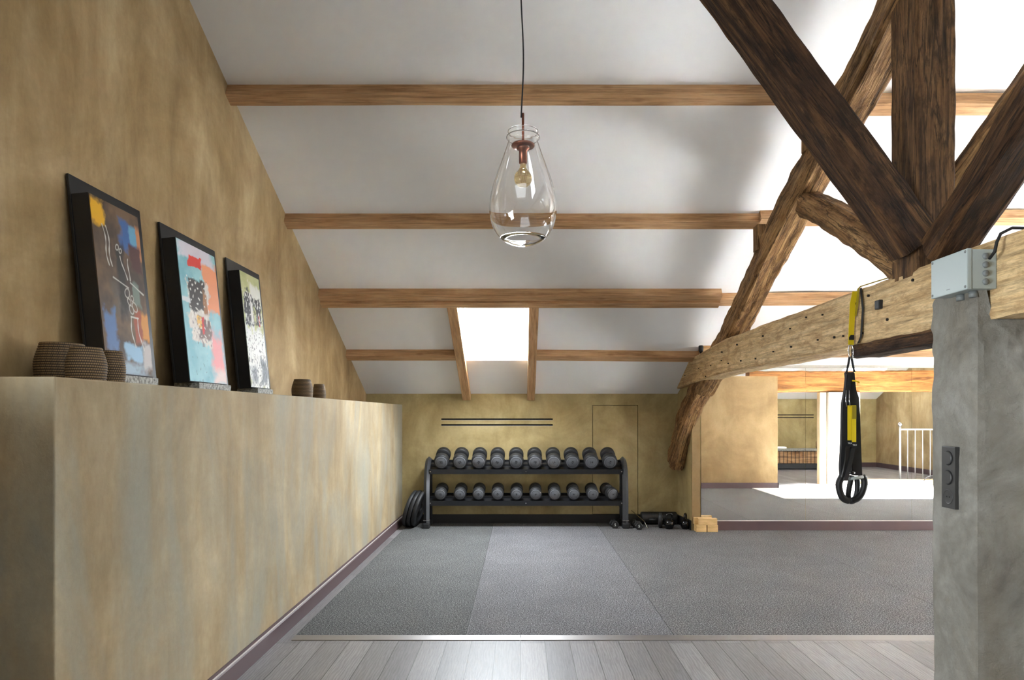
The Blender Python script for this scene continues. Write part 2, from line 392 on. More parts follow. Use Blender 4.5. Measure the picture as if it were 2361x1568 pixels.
# partition, walls behind the camera
struct(MB().box(2.25, 4.67, 3.22, 3.42, 0, 2.04, .006).build('wall_partition', 'plaster_pier'), 'sand plaster partition seen in the mirror')
struct(MB().box(2.27, 4.685, 3.42, 3.435, 0, .105).build('baseboard_partition', 'skirting'))
struct(MB().box(4.67, 4.685, 3.22, 3.435, 0, .105).build('baseboard_partition_end', 'skirting'))
struct(MB().box(XL-.2, XR+.2, YF-.2, YF, 0, 1.9).build('wall_front', 'plaster_back'))
struct(MB().box(XL, XR, YF, YF+.015, 0, .115).build('baseboard_front', 'skirting'))
struct(MB().box(XR-.015, XR, YF, YM, 0, .115).build('baseboard_right', 'skirting'))
# skirtings
def skirt_left():
    b = MB(); y0, y1 = 2.14, YB
    b.prism([(XH, 0), (XH+.02, 0), (XH+.02, .088), (XH+.012, .092), (XH, .092)], 'y', y0, y1)
    return b
struct(skirt_left().build('baseboard_left', 'skirting'))
struct(MB().prism([(XH, .092), (XH+.013, .092), (XH+.013, .1), (XH, .1)], 'y', 2.14, YB).build('trim_5', 'pale_edge'))
struct(MB().prism([(XH, .1), (XH+.010, .1), (XH+.006, .112), (XH, .112)], 'y', 2.14, YB).build('trim_6', 'skirting'))
struct(MB().box(XH+.02, 1.95, YB-.018, YB, 0, .115, .003).build('baseboard_back', 'skirting_dark'))
o = MB().hexa([(1.93-.012, YB, 0), (XP-.014, YM+.02, 0), (XP+.002, YM+.02, 0), (1.945, YB, 0), (1.93-.012, YB, .115), (XP-.014, YM+.02, .115), (XP+.002, YM+.02, .115), (1.945, YB, .115)]).build('baseboard_pier', 'skirting_dark'); struct(o)

# roof windows: frame and pane
for i, (x0, x1, y0, y1, p) in enumerate(OPEN):
    s = 1 if y0 > RIDGE_Y else -1; ym = (y0+y1)/2
    n = Vector((0, s*.428, .904)); d = Vector((0, .904, -s*.428)); c = Vector(((x0+x1)/2, ym, roof((x0+x1)/2, ym)))
    Mx = Matrix.Translation(c) @ Matrix((( 1, 0, 0), (0, d.y, n.y), (0, d.z, n.z))).to_4x4()
    hx, hy = (x1-x0)/2, (y1-y0)/2/.904
    f = MB()
    for a in ((-hx+.004, -hx+.035, -hy, hy), (hx-.035, hx-.004, -hy, hy), (-hx+.035, hx-.035, -hy+.004, -hy+.04), (-hx+.035, hx-.035, hy-.04, hy-.004)):
        f.box(*a, .13, .18)
    fo = f.build('window_%d' % (i+1), 'white'); fo.matrix_world = Mx; struct(fo)
    MB().box(-hx+.035, hx-.035, -hy+.04, hy-.04, .15, .156).build('pane', 'pane', fo)

# ---------------------------------------------------------------- beams
def beam(name, p0, p1, wy, hz, mat, label, cat='beam', rough=.008, bend=0, up=(0,0,1), group=None, taper=1.0, seed=0, seg=None, cham=.12, off=(0,0), parent=None, path=None, nf=1.0):
    """rough hewn timber along local x; wy = width, hz = height; p0,p1 = centre line"""
    p0, p1 = Vector(p0), Vector(p1); L = (p1-p0).length; ex = (p1-p0).normalized(); u = Vector(up)
    ez = (u-ex*u.dot(ex)).normalized(); ey = ez.cross(ex)
    n = seg or max(8, int(L/(.028 if rough > .003 else .1))); per = []
    k = 5
    ch = cham
    # rounded rectangle profile with several points on each side
    prof = []
    for (ax, ay, bx, by) in ((-1,-1,1,-1), (1,-1,1,1), (1,1,-1,1), (-1,1,-1,-1)):
        for q in range(k+1):
            tt = ch/2+(1-ch)*q/k; prof.append((ax+(bx-ax)*tt, ay+(by-ay)*tt))
    m_ = len(prof); vs = []
    for i in range(n+1):
        s_ = i/n; x = L*s_; tp = 1+(taper-1)*s_
        bd = bend*4*s_*(1-s_)
        if path: oy, oz, sw, sh = path(s_)
        else: oy, oz, sw, sh = 0, 0, 1, 1
        for (a, b) in prof:
            y = a*wy/2*tp*sw; z = b*hz/2*tp*sh
            q = Vector((x*2.2*nf, y*9*nf+seed*7.3, z*9*nf+seed*3.1))
            ns = noise.fractal(q, .8, 2.0, 4) if rough else 0
            ns2 = noise.noise(Vector((x*1.1+seed, a*.7, b*.7+seed*2)))
            rr = math.hypot(y, z) or 1
            dlt = rough*(ns*1.15+1.6*ns2+(.9*noise.noise(Vector((x*9+seed, y*40, z*40))) if rough > .003 else 0))
            vs.append((x, y+oy+dlt*y/rr, z+oz+bd+dlt*z/rr))
    fs = []
    for i in range(n):
        for j in range(m_): fs.append((i*m_+j, i*m_+(j+1) % m_, (i+1)*m_+(j+1) % m_, (i+1)*m_+j))
    fs += [tuple(range(m_))[::-1], tuple(n*m_+j for j in range(m_))]
    b = MB().add(vs, fs, False); o = b.build(name, mat, parent)
    R = Matrix((ex, ey, ez)).transposed().to_4x4()
    o.matrix_world = Matrix.Translation(p0) @ R
    if label: tag(o, label, cat, group)
    return o
NS = Vector((0, -.428, -.904))   # inward normal of the far slope
def on_roof(X, Y, d): return Vector((X, Y, roof(X, Y))) + NS*d
PD = .0875; PW = .094
def purlin(x0, x1, Y0, label, w=PW, d=PD, mat='pine', seed=0, Y1=None, extra=0):
    Y1 = Y0 if Y1 is None else Y1; dn = Vector((0, .904, -.428))
    a = on_roof(x0, Y0, d/2+extra-.004) + dn*w/2; b = on_roof(x1, Y1, d/2+extra-.004) + dn*w/2
    return beam('roof_purlin', a, b, w, d, mat, label, 'beam', .0012, up=-NS, seed=seed, cham=.05, group='purlins under the roof')
purlin(XL, 2.02, 4.439, 'pine purlin nearest the ridge, long piece left of the roof truss', seed=1)
purlin(2.02, XR, 4.50, 'pine purlin nearest the ridge, piece right of the roof truss', seed=2, w=.1, d=.1)
purlin(XL, 1.93, 5.53, 'second pine purlin from the top, long piece crossing behind the glass pendant', seed=3)
purlin(1.93, XR, 5.50, 'second pine purlin from the top, piece right of the roof truss', seed=4)
purlin(XL, 1.9, 6.455, 'third pine purlin from the top, long piece over the bright roof window', seed=5, w=.085)
purlin(XL, 1.9, 6.535, 'second board doubled under the third purlin, just over the roof window', seed=6, w=.08, d=.11)
purlin(1.9, XR, 6.52, 'third pine purlin from the top, piece right of the roof truss', seed=7)
purlin(XL, -.712, 7.47, 'lowest pine purlin, short piece between the left wall and the roof window', seed=8, w=.1)
purlin(.178, 1.95, 7.47, 'lowest pine purlin, piece from the roof window to the truss', seed=9, w=.1, Y1=7.50)
purlin(1.95, XR, 7.40, 'lowest pine purlin, piece just above the mirrors', seed=10, mat='pine', w=.13)
for (x0, x1, lb) in ((-.71, -.612, 'left pine trimmer rafter beside the roof window'), (.083, .176, 'right pine trimmer rafter beside the roof window')):
    a = on_roof((x0+x1)/2, 6.62, .045); b = on_roof((x0+x1)/2, 8.425, .045)
    beam('trimmer_rafter', a, b, x1-x0, .1, 'pine', lb, 'beam', .001, up=-NS, seed=x0, cham=.05, group='trimmers beside the roof window')

XT = 1.9
# tie beam: local z up, runs toward the camera
def tie_path(s_):   # s 0 = far end, 1 = near end
    t_ = max(0, 1-s_/.2); return (0, -.108*t_**1.3, 1, 1-.2*t_)
tie = beam('tie_beam', (2.01, 8.32, 1.893), (2.01, YF, 1.893), .22, .315, 'beam_light', 'long pale hewn tie beam running from the back wall over the concrete pillar', 'beam', .0035, path=tie_path, seed=3, cham=.1)
bolt = MB().box(-.022, .004, -.024, .024, -.024, .024, .006).build('bolt_head', 'rubber', tie); bolt.matrix_parent_inverse = tie.matrix_world.inverted(); bolt.location = (1.9, 3.60, 1.927)
nh = MB()
rr = random.Random(4)
for px, py in ((1580,866),(1612,850),(1628,868),(1640,843),(1664,831),(1680,838),(1709,832),(1743,827),(1665,812),(1784,811),(1825,800),(1823,758),(1887,784),(1898,726),(1860,732),(1925,778),(2004,682),(2048,737),(2107,646),(1976,700),(1946,775),(1990,768),(1760,775),(1700,795)):
    Y = 1.9*F/(px-1200); z = H+(955-py)*Y/F
    nh.sweep([(1.8905, Y, z), (1.905, Y, z)], rr.uniform(.005, .008), 7, smooth=False)
nh = nh.build('nail_holes', 'cut', tie); nh.matrix_parent_inverse = tie.matrix_world.inverted()
# principal rafter, far side, and its curved foot
def raf_path(s_):   # 0 = foot .. 1 = top
    return (.0+.012*math.sin(s_*9), .015*math.sin(s_*11+1), 1+.05*math.sin(s_*14), 1+.08*math.sin(s_*10+2))
beam('principal_rafter', (2.03, 7.55, 1.65), (1.985, 3.42, 3.57), .20, .225, 'beam_mid', 'long crooked hewn rafter of the truss rising from the tie beam to the king post', 'beam', .009, path=raf_path, seed=11, cham=.25)
fb = beam('rafter_foot', (2.045, 7.60, 1.74), (1.865, 8.20, .74), .23, .30, 'beam_mid', 'curved timber foot below the far end of the tie beam, against the back wall', 'beam', .018, up=(0,1,.7), bend=.10, seed=21, cham=.4, path=lambda s_: (0, 0, 1-.12*s_, 1-.25*s_))
beam('principal_rafter', (2.0, 3.1, 3.66), (2.0, YF+.1, 1.95), .2, .24, 'beam_mid', 'rafter of the truss on the camera side of the king post, above the frame', 'beam', .012, seed=31, cham=.25)
# king post
beam('king_post', (1.995, 3.39, 2.02), (1.995, 3.39, 4.05), .19, .235, 'post', 'upright dark king post standing on the tie beam', 'beam', .0045, up=(0,1,0), seed=5, cham=.12)
# struts in the truss plane
beam('truss_strut', (1.99, 4.72, 2.80), (1.99, 3.46, 2.07), .17, .17, 'beam_mid', 'short rounded strut from the far rafter down to the king post foot', 'beam', .007, seed=8, cham=.5, bend=.03)
beam('truss_strut', (1.995, 3.20, 2.12), (1.995, 1.7, 3.20), .20, .15, 'beam_dark', 'thick strut right of the king post rising toward the camera', 'beam', .006, seed=9, cham=.25)
# braces parallel to the ridge
beam('ridge_brace', (1.93, 3.335, 2.17), (.64, 3.335, 3.93), .17, .20, 'beam_dark', 'dark diagonal brace from the king post up to the left, in front of the rafter', 'beam', .004, up=(1,0,.72), seed=13, cham=.12)
beam('ridge_brace', (2.08, 3.40, 2.33), (3.2, 3.40, 3.90), .15, .17, 'beam_mid', 'round brace from the king post up to the right, behind the thick strut', 'beam', .006, up=(-1,0,.72), seed=14, cham=.5)
# packing pieces
def blockp(px, py, w, h, X=1.93, label='', seed=0, dy=.12):
    Y = X*F/(px-1200); z = H+(955-py)*Y/F
    o = beam('packing_block', (X, Y, z-h/2), (X, Y, z+h/2), w, dy, 'beam_mid', label, 'wood block', .003, up=(0,1,0), seed=seed, seg=8); return o
blockp(1754, 550, .09, .2, label='small wood block between the far rafter and the second purlin', seed=2)
blockp(1872, 312, .09, .2, label='small wood block between the far rafter and the top purlin', seed=4)
beam('packing_block', (1.985, 3.92, 1.71), (1.985, 3.07, 1.71), .17, .07, 'beam_dark', 'dark flat corbel under the tie beam beside the concrete pillar', 'wood block', .006, seed=6)
fit = thing('clamp_light', 'small black fitting on top of the far end of the tie beam', 'light', (1.93, 7.3, 1.99))
MB().sweep([(0,0,-.03), (0,0,.03)], .012, 10).build('stem', 'black', fit)
MB().lathe([(.001,-.03),(.02,-.03),(.026,.0),(.026,.035),(.018,.045),(.001,.045)], 16, 'z', (0,0,.05)).build('lamp_head', 'black', fit)

# ---------------------------------------------------------------- concrete pillar
pb = bmesh.new(); bmesh.ops.create_cube(pb, size=1)
px0, px1, py0, py1, pz1 = 1.85, 2.30, 2.765, 3.07, 1.865
for q in pb.verts: q.co = Vector(((px0+px1)/2+q.co.x*(px1-px0), (py0+py1)/2+q.co.y*(py1-py0), pz1/2+q.co.z*pz1))
bmesh.ops.subdivide_edges(pb, edges=[e for e in pb.edges if abs((e.verts[0].co-e.verts[1].co).z) > .5], cuts=70)
bmesh.ops.subdivide_edges(pb, edges=[e for e in pb.edges if abs((e.verts[0].co-e.verts[1].co).z) < .01], cuts=14, use_grid_fill=True)
for q in pb.verts:
    c = q.co; r = .005+.009*max(0, min(1, (c.z-1.35)*3))
    d = noise.fractal(c*7, .9, 2, 5)*r + noise.noise(Vector((c.x*2, c.y*2, c.z*2.2)))*.008
    nx = (-1 if c.x < px0+.001 else (1 if c.x > px1-.001 else 0)); ny = (-1 if c.y < py0+.001 else (1 if c.y > py1-.001 else 0))
    cor = .004 if nx and ny else 0
    q.co = c+Vector((nx, ny, 0))*(d-cor)
    if c.x > 1.893 and c.z > 1.735: q.co.z = 1.735
    if c.z > 1.864: q.co.z += noise.noise(c*9)*.02
pbm = MB().frombm(pb); pil = pbm.build('pillar', 'concrete'); tag(pil, 'rough grey concrete pillar carrying the tie beam at the right edge', 'pillar')
sw = thing('switch_plate', 'tall anthracite plate of two switches and a socket on the pillar', 'switch', (1.842, 2.924, 1.079))
MB().box(-.010, .012, -.046, .046, -.132, .132, .002).build('cover_plate', 'plate', sw)
for z in (.083, .0):
    MB().lathe([(.001,-.0165),(.026,-.0165),(.0285,-.014),(.0285,-.008)], 28, 'x', (0,0,z), smooth=False).build('rocker_switch', 'plate', sw)
    MB().lathe([(.0285,-.0105),(.0315,-.0105),(.0315,-.0085),(.0285,-.0085)], 28, 'x', (0,0,z)).build('switch_ring', 'slot', sw)
so = MB().lathe([(.0315,-.0105),(.0300,-.0125),(.0285,-.0105),(.0265,-.0105),(.0260,-.0104),(.001,-.0104)], 28, 'x', (0,0,-.083)).build('socket', 'plate', sw)
MB().sweep([(-.0112,-.009,-.083),(-.010,-.009,-.083)], .0032, 10).sweep([(-.0112,.009,-.083),(-.010,.009,-.083)], .0032, 10).build('socket_holes', 'slot', sw)

# junction box on the beam
jb = thing('junction_box', 'pale grey plastic junction box on the beam above the pillar', 'electrical box', (1.80, 2.84, 1.93))
MB().box(-.02, .0, -.12, .12, -.082, .082, .004).build('box_lid', 'grey_plastic', jb)
MB().box(.001, .10, -.117, .117, -.079, .079, .003).build('box_body', 'grey_plastic', jb)
MB().box(-.0206, -.0199, -.012, .012, -.0635, -.0605).build('box_print', 'grey_dark', jb)
for i in range(4):
    MB().lathe([(.001,-.126),(.010,-.126),(.013,-.120),(.013,-.117)], 16, 'y', (.055,0,.05-.034*i)).build('cable_gland', 'grey_dark', jb)
for y in (.02, -.06):
    MB().sweep([(.045,y,-.08),(.045,y,-.105)], .017, 14).build('conduit_stub', 'grey_dark', jb)
for y, z in ((-.108,.07),(.108,.07),(-.108,-.07),(.108,-.07)):
    MB().lathe([(.001,-.022),(.005,-.022),(.006,-.020)], 10, 'x', (0,y,z)).build('screw', 'grey_dark', jb)
cab = MB().sweep([(1.855,2.70,1.965),(1.852,2.665,1.985),(1.856,2.66,2.02),(1.875,2.665,2.055),(1.92,2.665,2.077),(2.0,2.665,2.075),(2.10,2.66,2.07)], .006, 10).build('cable', 'cord'); tag(cab, 'black cable looping from the grey junction box over the beam', 'cable')

# ---------------------------------------------------------------- pendant lamp
pl = thing('pendant_lamp', 'egg-shaped clear glass pendant lamp hanging on a black cord', 'lamp', (.012, 3.2, 2.14))
def egg(t_):  # t 0 bottom .. 1 top rim ; returns r, z
    z = .46*t_
    r = .158*math.sin(PI*min(1, t_*.5/.36) /2) if t_ < .36 else None
    return r, z
prof = []
pts_ = [(0,0),(.05,.006),(.095,.027),(.128,.062),(.149,.108),(.158,.16),(.156,.215),(.145,.27),(.126,.33),(.104,.39),(.086,.44),(.074,.475),(.070,.492),(.078,.502),(.078,.510),(.070,.516),(.066,.522),(.072,.532),(.070,.538)]
def smoothp(p, k=4):
    out = []
    for i in range(len(p)-1):
        a = p[max(i-1,0)]; b = p[i]; c = p[i+1]; d = p[min(i+2, len(p)-1)]
        for j in range(k):
            t_ = j/k
            out.append(tuple(.5*((2*b[q])+(-a[q]+c[q])*t_+(2*a[q]-5*b[q]+4*c[q]-d[q])*t_*t_+(-a[q]+3*b[q]-3*c[q]+d[q])*t_**3) for q in (0,1)))
    return out+[p[-1]]
outer = smoothp(pts_)
inner = []
for i, (r, z) in enumerate(outer):
    a = outer[max(i-1,0)]; b = outer[min(i+1,len(outer)-1)]; tx, tz = b[0]-a[0], b[1]-a[1]; l_ = math.hypot(tx, tz) or 1
    th = .0035 + (.006 if z < .03 else 0)
    inner.append((max(.0005, r-tz/l_*th), z+tx/l_*th))
outer[0] = (.0005, outer[0][1])
MB().lathe(outer+inner[::-1], 72).build('glass_shade', 'glass', pl)
MB().lathe([(.001,.462),(.052,.462),(.055,.468),(.052,.474),(.001,.474)], 32).build('shade_cap', 'copper', pl)
MB().sweep([(0,0,.47),(0,0,.62)], .006, 12).build('copper_rod', 'copper', pl)
MB().lathe([(.001,.383),(.017,.383),(.019,.387),(.019,.445),(.03,.450),(.03,.462),(.001,.462)], 24).build('lamp_holder', 'copper', pl)
bulb = [(.0005,.272)]+[(.042*math.sin(a), .314-.042*math.cos(a)) for a in [PI*k/14 for k in range(1, 12)]]+[(.016,.362),(.014,.372),(.013,.383)]
MB().lathe(bulb, 28).build('light_bulb', 'bulb', pl)
fl = MB()
for k in range(6):
    a = k*PI/3; fl.sweep([(.004*math.cos(a),.004*math.sin(a),.365),(.016*math.cos(a),.016*math.sin(a),.335),(.008*math.cos(a+.4),.008*math.sin(a+.4),.30)], .0007, 5)
fl.build('filament', 'copper', pl)
cp = [(.0+.006*math.sin(z*9)*(1 if z < 1.7 else 0)-.004, .004*math.cos(z*7), z) for z in [.60+.03*i for i in range(44)]]
MB().sweep(cp, .0035, 8).build('lamp_cord', 'cord', pl)

# ---------------------------------------------------------------- floor mats and threshold
mats = [(-1.365, -.33, 'mat_dark', 'dark grey flecked rubber mat strip beside the left half wall'), (-.326, .93, 'mat_light', 'paler grey flecked rubber mat strip, second from the left'), (.934, 2.9, 'mat_mid', 'wide grey flecked rubber mat in front of the mirrors'), (2.904, 4.18, 'mat_mid', 'grey rubber mat beyond the concrete pillar, left of the added pale rug in the mirror'), (4.184, 9.0, 'mat_mid', 'grey rubber mat between the added pale rug and the mirrors')]
for a, b, mm, lb in mats:
    y0 = 4.14 if a < 2.5 else 3.46; y1 = YB-.02 if a < 1.5 else YM-.015
    if abs(a-.934) < .01:
        bb = MB().prism([(a, y0), (b, y0), (b, YM-.015), (1.965, YM-.015), (1.915, YB-.02), (a, YB-.02)], 'z', .0, .008)
    else: bb = MB().box(a, b, y0 if a < 4 else 5.0, y1, 0, .008)
    tag(bb.build('rubber_mat', mm), lb, 'mat', 'rubber mats')
for a, b, lb in ((-1.365, -.004, 'metal edge strip in front of the mats, left length'), (0, 2.9, 'metal edge strip in front of the mats, right length')):
    tag(MB().prism([(4.065, 0.0005), (4.14, 0.0005), (4.14, .0105), (4.135, .0105), (4.07, .004)], 'x', a, b).build('threshold_strip', 'steel'), lb, 'floor strip', 'metal edge strips')

pr_ = MB().box(4.2, 8.3, 2.98, 4.96, 0, .012, .003).build('added_reflector', 'reflector'); tag(pr_, 'added pale rug on the floor of the right-hand bay, seen in the mirror', 'reflector')  # pale sheet added where the sun lands, to bounce light onto the ceiling

# ---------------------------------------------------------------- dumbbell rack
rk = thing('dumbbell_rack', 'black steel two-tier dumbbell rack against the olive back wall', 'rack', (.066, 8.2, 0))
def X(x): return x-.066
for sx, x in ((-1, -1.105), (1, 1.237)):
    x = X(x)
    pts = [(x, -.16, .06), (x, -.16, .20), (x, -.16, .36), (x, -.155, .48), (x, -.135, .60), (x, -.09, .71), (x, -.01, .785), (x, .07, .81)]
    b = MB()
    pp = smoothp([(p[1], p[2]) for p in pts], 4)
    b.sweep([(x, p[0], p[1]) for p in pp], .034, 4, smooth=False, ry=.030, up=(1,0,0))
    # turn the 4 sided sweep into a flat sided tube
    b.build('upright', 'rack_up', rk)
    MB().box(x-.03, x+.03, .10, .15, .03, .80, .006).build('rear_upright', 'rack', rk)
    MB().box(x-.028, x+.028, -.16, .15, .02, .075, .006).build('foot_rail', 'rack', rk)
    MB().box(x-.04, x+.04, -.215, -.13, .0082, .07, .012).build('foot_cap', 'rubber', rk)
    MB().box(x-.032, x+.032, .09, .16, .0005 if False else .0082, .05, .006).build('foot_cap', 'rubber', rk)
    MB().box(x-.036, x+.036, -.20, -.124, .098, .103).build('weld_band', 'steel', rk)
x0, x1 = X(-1.08), X(1.21)
def shelf(zf, yf, zb, yb, name):
    MB().prism([(yf, zf), (yf, zf-.045), (yf+.03, zf-.045), (yf+.035, zf-.012), (yb, zb-.012), (yb, zb)], 'x', x0, x1).build(name, 'rack', rk)
    MB().prism([(yf-.012, zf+.008), (yf-.012, zf-.05), (yf, zf-.05), (yf, zf+.008)], 'x', x0, x1).build('shelf_lip', 'rack', rk)
    MB().prism([(yb-.01, zb+.02), (yb-.01, zb-.03), (yb+.005, zb-.03), (yb+.005, zb+.02)], 'x', x0, x1).build('shelf_rail', 'rack', rk)
    yc = (yf+yb)/2; zc = (zf+zb)/2
    dz = (zb-zf)/(yb-yf)
    MB().prism([(yc-.012, zc+.001-dz*.012), (yc+.012, zc+.001+dz*.012), (yc+.012, zc+.022+dz*.012), (yc-.012, zc+.022-dz*.012)], 'x', x0, x1).build('cradle_rail', 'rack', rk)
    for xx in (x0+.015, (x0+x1)/2, x1-.015):
        MB().sweep([(xx, yf-.016, zf-.02), (xx, yf-.012, zf-.02)], .008, 6, smooth=False).build('bolt', 'chrome', rk)
shelf(.69, -.12, .775, .12, 'top_shelf')
shelf(.318, -.13, .372, .11, 'bottom_shelf')
# dumbbells: local y along the bar, origin at the centre
NUM1 = ['22', '22', '20', '20', '18', '18', '16', '16', '14', '14']; NUM2 = ['12', '12', '10', '10', '8', '8', '6', '6', '4', '4']
ORD = ['leftmost', 'second', 'third', 'fourth', 'fifth', 'sixth', 'seventh', 'eighth', 'ninth', 'rightmost']
def make_db(r, L, name):
    t_ = thing(name, 'x', 'dumbbell')
    for s in (-1, 1):
        hl = L*.34
        a, b = s*(L/2), s*(L/2-hl)
        pr = [(.001, b), (r*.55, b), (r*.9, b+s*.004), (r, b+s*.012), (r, (a+b)/2-s*.004), (r*.965, (a+b)/2), (r, (a+b)/2+s*.004), (r, a-s*.012), (r*.93, a-s*.003), (r*.86, a), (.001, a)]
        hd = MB().lathe(pr, 36, 'y').build('weight_head', 'rubber', t_)
        if s < 0:
            cp_ = MB().lathe([(.001, a-.003), (r*.78, a-.003), (r*.82, a), (r*.82, a+.002)], 32, 'y').build('end_cap', 'rubber_grey', hd)
            # broken ring print
            rb = MB()
            rb.sweep([(r*.64*math.cos(k*PI/16), a-.0032, r*.64*math.sin(k*PI/16)) for k in range(32)], .0013, 4, smooth=False, closed=True)
            rb.build('ring_print', 'print', hd)
    MB().lathe([(.013,-L*.2),(.0155,-L*.08),(.0165,0),(.0155,L*.08),(.013,L*.2)], 16, 'y').build('grip', 'chrome', t_)
    return t_
def copy_tree(o, parent=None):
    c = o.copy(); C.objects.link(c)
    if parent: c.parent = parent
    for ch in list(o.children): copy_tree(ch, c)
    return c
def place_row(proto, r, L, xs_, yc, zc, tilt, nums, row, shelfname):
    for i, px in enumerate(xs_):
        o = proto if i == 0 else copy_tree(proto)
        yf = yc-L/2
        o.location = ((px-1200)*yf/F, yc, zc); o.rotation_euler = (tilt, 0, 0)
        o['group'] = 'dumbbells on the %s of the rack' % shelfname
        o['label'] = '%s round black dumbbell on the %s of the rack' % (ORD[i] if i in (0, 9) else ORD[i]+' from the left,', shelfname)
        if i not in (0, 9): o['label'] = 'round black dumbbell, %s from the left on the %s of the rack' % (ORD[i], shelfname)
    return
xs1 = [1017,1060,1103.5,1146,1190,1233.5,1277,1320,1364,1407]
xs2 = [1015,1060,1103,1147,1191,1235,1279,1323,1367,1411]
d1 = make_db(.088, .30, 'dumbbell'); d2 = make_db(.074, .25, 'dumbbell')
for proto, r, L, xs_, yc, zc, tilt, nums, sn in ((d1, .088, .30, xs1, 8.19, .826, .30, NUM1, 'top shelf'), (d2, .074, .25, xs2, 8.17, .428, .20, NUM2, 'bottom shelf')):
    objs = []
    for i in range(10): objs.append(proto if i == 0 else copy_tree(proto))
    for i, o in enumerate(objs):
        yf = yc-L/2
        o.location = ((xs_[i]-1200)*yf/F, yc, zc); o.rotation_euler = (tilt, random.uniform(-.5,.5) if False else 0, 0)
        o['group'] = 'dumbbells on the %s' % sn
        o['label'] = ('%s round black dumbbell on the %s of the rack' % (ORD[i], sn)) if i in (0, 9) else ('round black dumbbell, %s from the left on the %s of the rack' % (ORD[i], sn))
        text_mesh('number_print', nums[i], r*.42, 'print', o, (0, -L/2-.0034, 0), (PI/2, random.uniform(-1.2, 1.2) if i else 0, 0), .0004, .0006)
# last small dumbbell on the bottom shelf is skewed
objs[9].rotation_euler = (.2, 0, .28); objs[9].location.x -= .02

# weight plates leaning at the left end of the rack
for i, (dx, lab) in enumerate(((0.03, 'outer black weight plate leaning by the left half wall'), (.082, 'middle black weight plate leaning between two others beside the rack'), (.134, 'inner black weight plate leaning against the rack end'))):
    R_ = .222; 
    o = MB().lathe([(.028,-.02),(.06,-.02),(.065,-.012),(.165,-.012),(.175,-.021),(.215,-.021),(R_,-.016),(R_,.016),(.215,.021),(.175,.021),(.165,.012),(.065,.012),(.06,.02),(.028,.02),(.028,-.02)], 56, 'x').build('weight_plate', 'rubber')
    tl = .30; o.rotation_euler = (0, tl, -.12); o.location = (-1.335+dx, 8.12, .012+R_*math.cos(tl)+.021*math.sin(tl))
    tag(o, lab, 'weight plate', 'weight plates beside the rack')

# hex dumbbells on the floor
def hexdb(px, py, label, rz=0, s=1.0):
    Y = F*H/(py-955); t_ = thing('hex_dumbbell', label, 'dumbbell', ((px-1200)*Y/F, Y+.09, .0085), (0,0,rz), 'small dumbbells on the floor')
    a = .052*s; zc = a*.866
    for sgn in (-1, 1):
        y0, y1 = sorted((sgn*.085*s, sgn*.04*s)); b = MB()
        def ring(k, y): return [(k*a*math.cos(j*PI/3), y, zc+k*a*math.sin(j*PI/3)) for j in range(6)]
        e = .008
        rings = [ring(.8, y0), ring(1, y0+e), ring(1, y1-e), ring(.8, y1)]
        vs = [p for r_ in rings for p in r_]; fs = [(i*6+j, i*6+(j+1) % 6, i*6+6+(j+1) % 6, i*6+6+j) for i in range(3) for j in range(6)]+[tuple(range(6))[::-1], tuple(range(18, 24))]
        b.add(vs, fs).build('weight_head', 'foam', t_)
    MB().sweep([(0,-.05*s,zc),(0,.05*s,zc)], .014*s, 12).build('grip', 'chrome', t_)
    text_mesh('number_print', '5', .045*s, 'white_print', t_, (0, -.0853*s, zc), (PI/2, 0, 0))
hexdb(1418, 1221, 'small black hexagonal dumbbell in front of the right end of the rack', .05, .93)
hexdb(1466, 1219, 'back one of two small hexagonal dumbbells right of the rack', .0, .85)
hexdb(1475, 1224, 'front one of two small hexagonal dumbbells right of the rack', -.05, .9)
# kettlebells
def kettle(px, Y, label, s=1.0, rz=0):
    t_ = thing('kettlebell', label, 'kettlebell', ((px-1200)*Y/F, Y, .0082), (0,0,rz), 'kettlebells on the floor')
    R_ = .058*s
    pr = [(.001, 0), (R_*.6, 0), (R_*.72, R_*.08)]+[(R_*math.sin(a), R_*(.95-math.cos(a))+.0) for a in [PI*k/16 for k in range(5, 16)]]+[(.001, R_*1.95)]
    MB().lathe(pr, 36).build('bell_body', 'black_gloss', t_)
    hp = [(-.030,0,1.6),(-.036,0,1.95),(-.040,0,2.4),(-.034,0,2.85),(-.016,0,3.05),(.016,0,3.05),(.034,0,2.85),(.040,0,2.4),(.036,0,1.95),(.030,0,1.6)]
    q = smoothp([(p[0]*s, p[2]*R_) for p in hp], 4)
    MB().sweep([(a, 0, b) for a, b in q], .0105*s, 12).build('handle', 'black_gloss', t_)
kettle(1543, 7.98, 'larger shiny black kettlebell, left of the pair by the pier', 1.0, .35)
kettle(1580, 7.98, 'shiny black kettlebell nearest the wooden blocks', 1.0, 1.1)
# ab wheel
ab = thing('ab_wheel', 'black exercise wheel with a bar handle between rack and kettlebells', 'exercise wheel', (1.655, 8.08, .0082), (0,0,-.2))
MB().lathe([(.02,-.018),(.075,-.022),(.088,-.014),(.088,.014),(.075,.022),(.02,.018),(.02,-.018)], 40, 'x', (0,0,.088)).build('wheel', 'rubber', ab)
MB().lathe([(.055,-.0235),(.060,-.0245),(.060,.0245),(.055,.0235)], 32, 'x', (0,0,.088)).build('wheel_rim', 'steel', ab)
for s in (-1, 1): MB().sweep([(s*.025,0,.088),(s*.13,0,.088)], .016, 12).build('handle_grip', 'foam', ab)
MB().sweep([(-.025,0,.088),(.025,0,.088)], .007, 10).build('axle', 'chrome', ab)
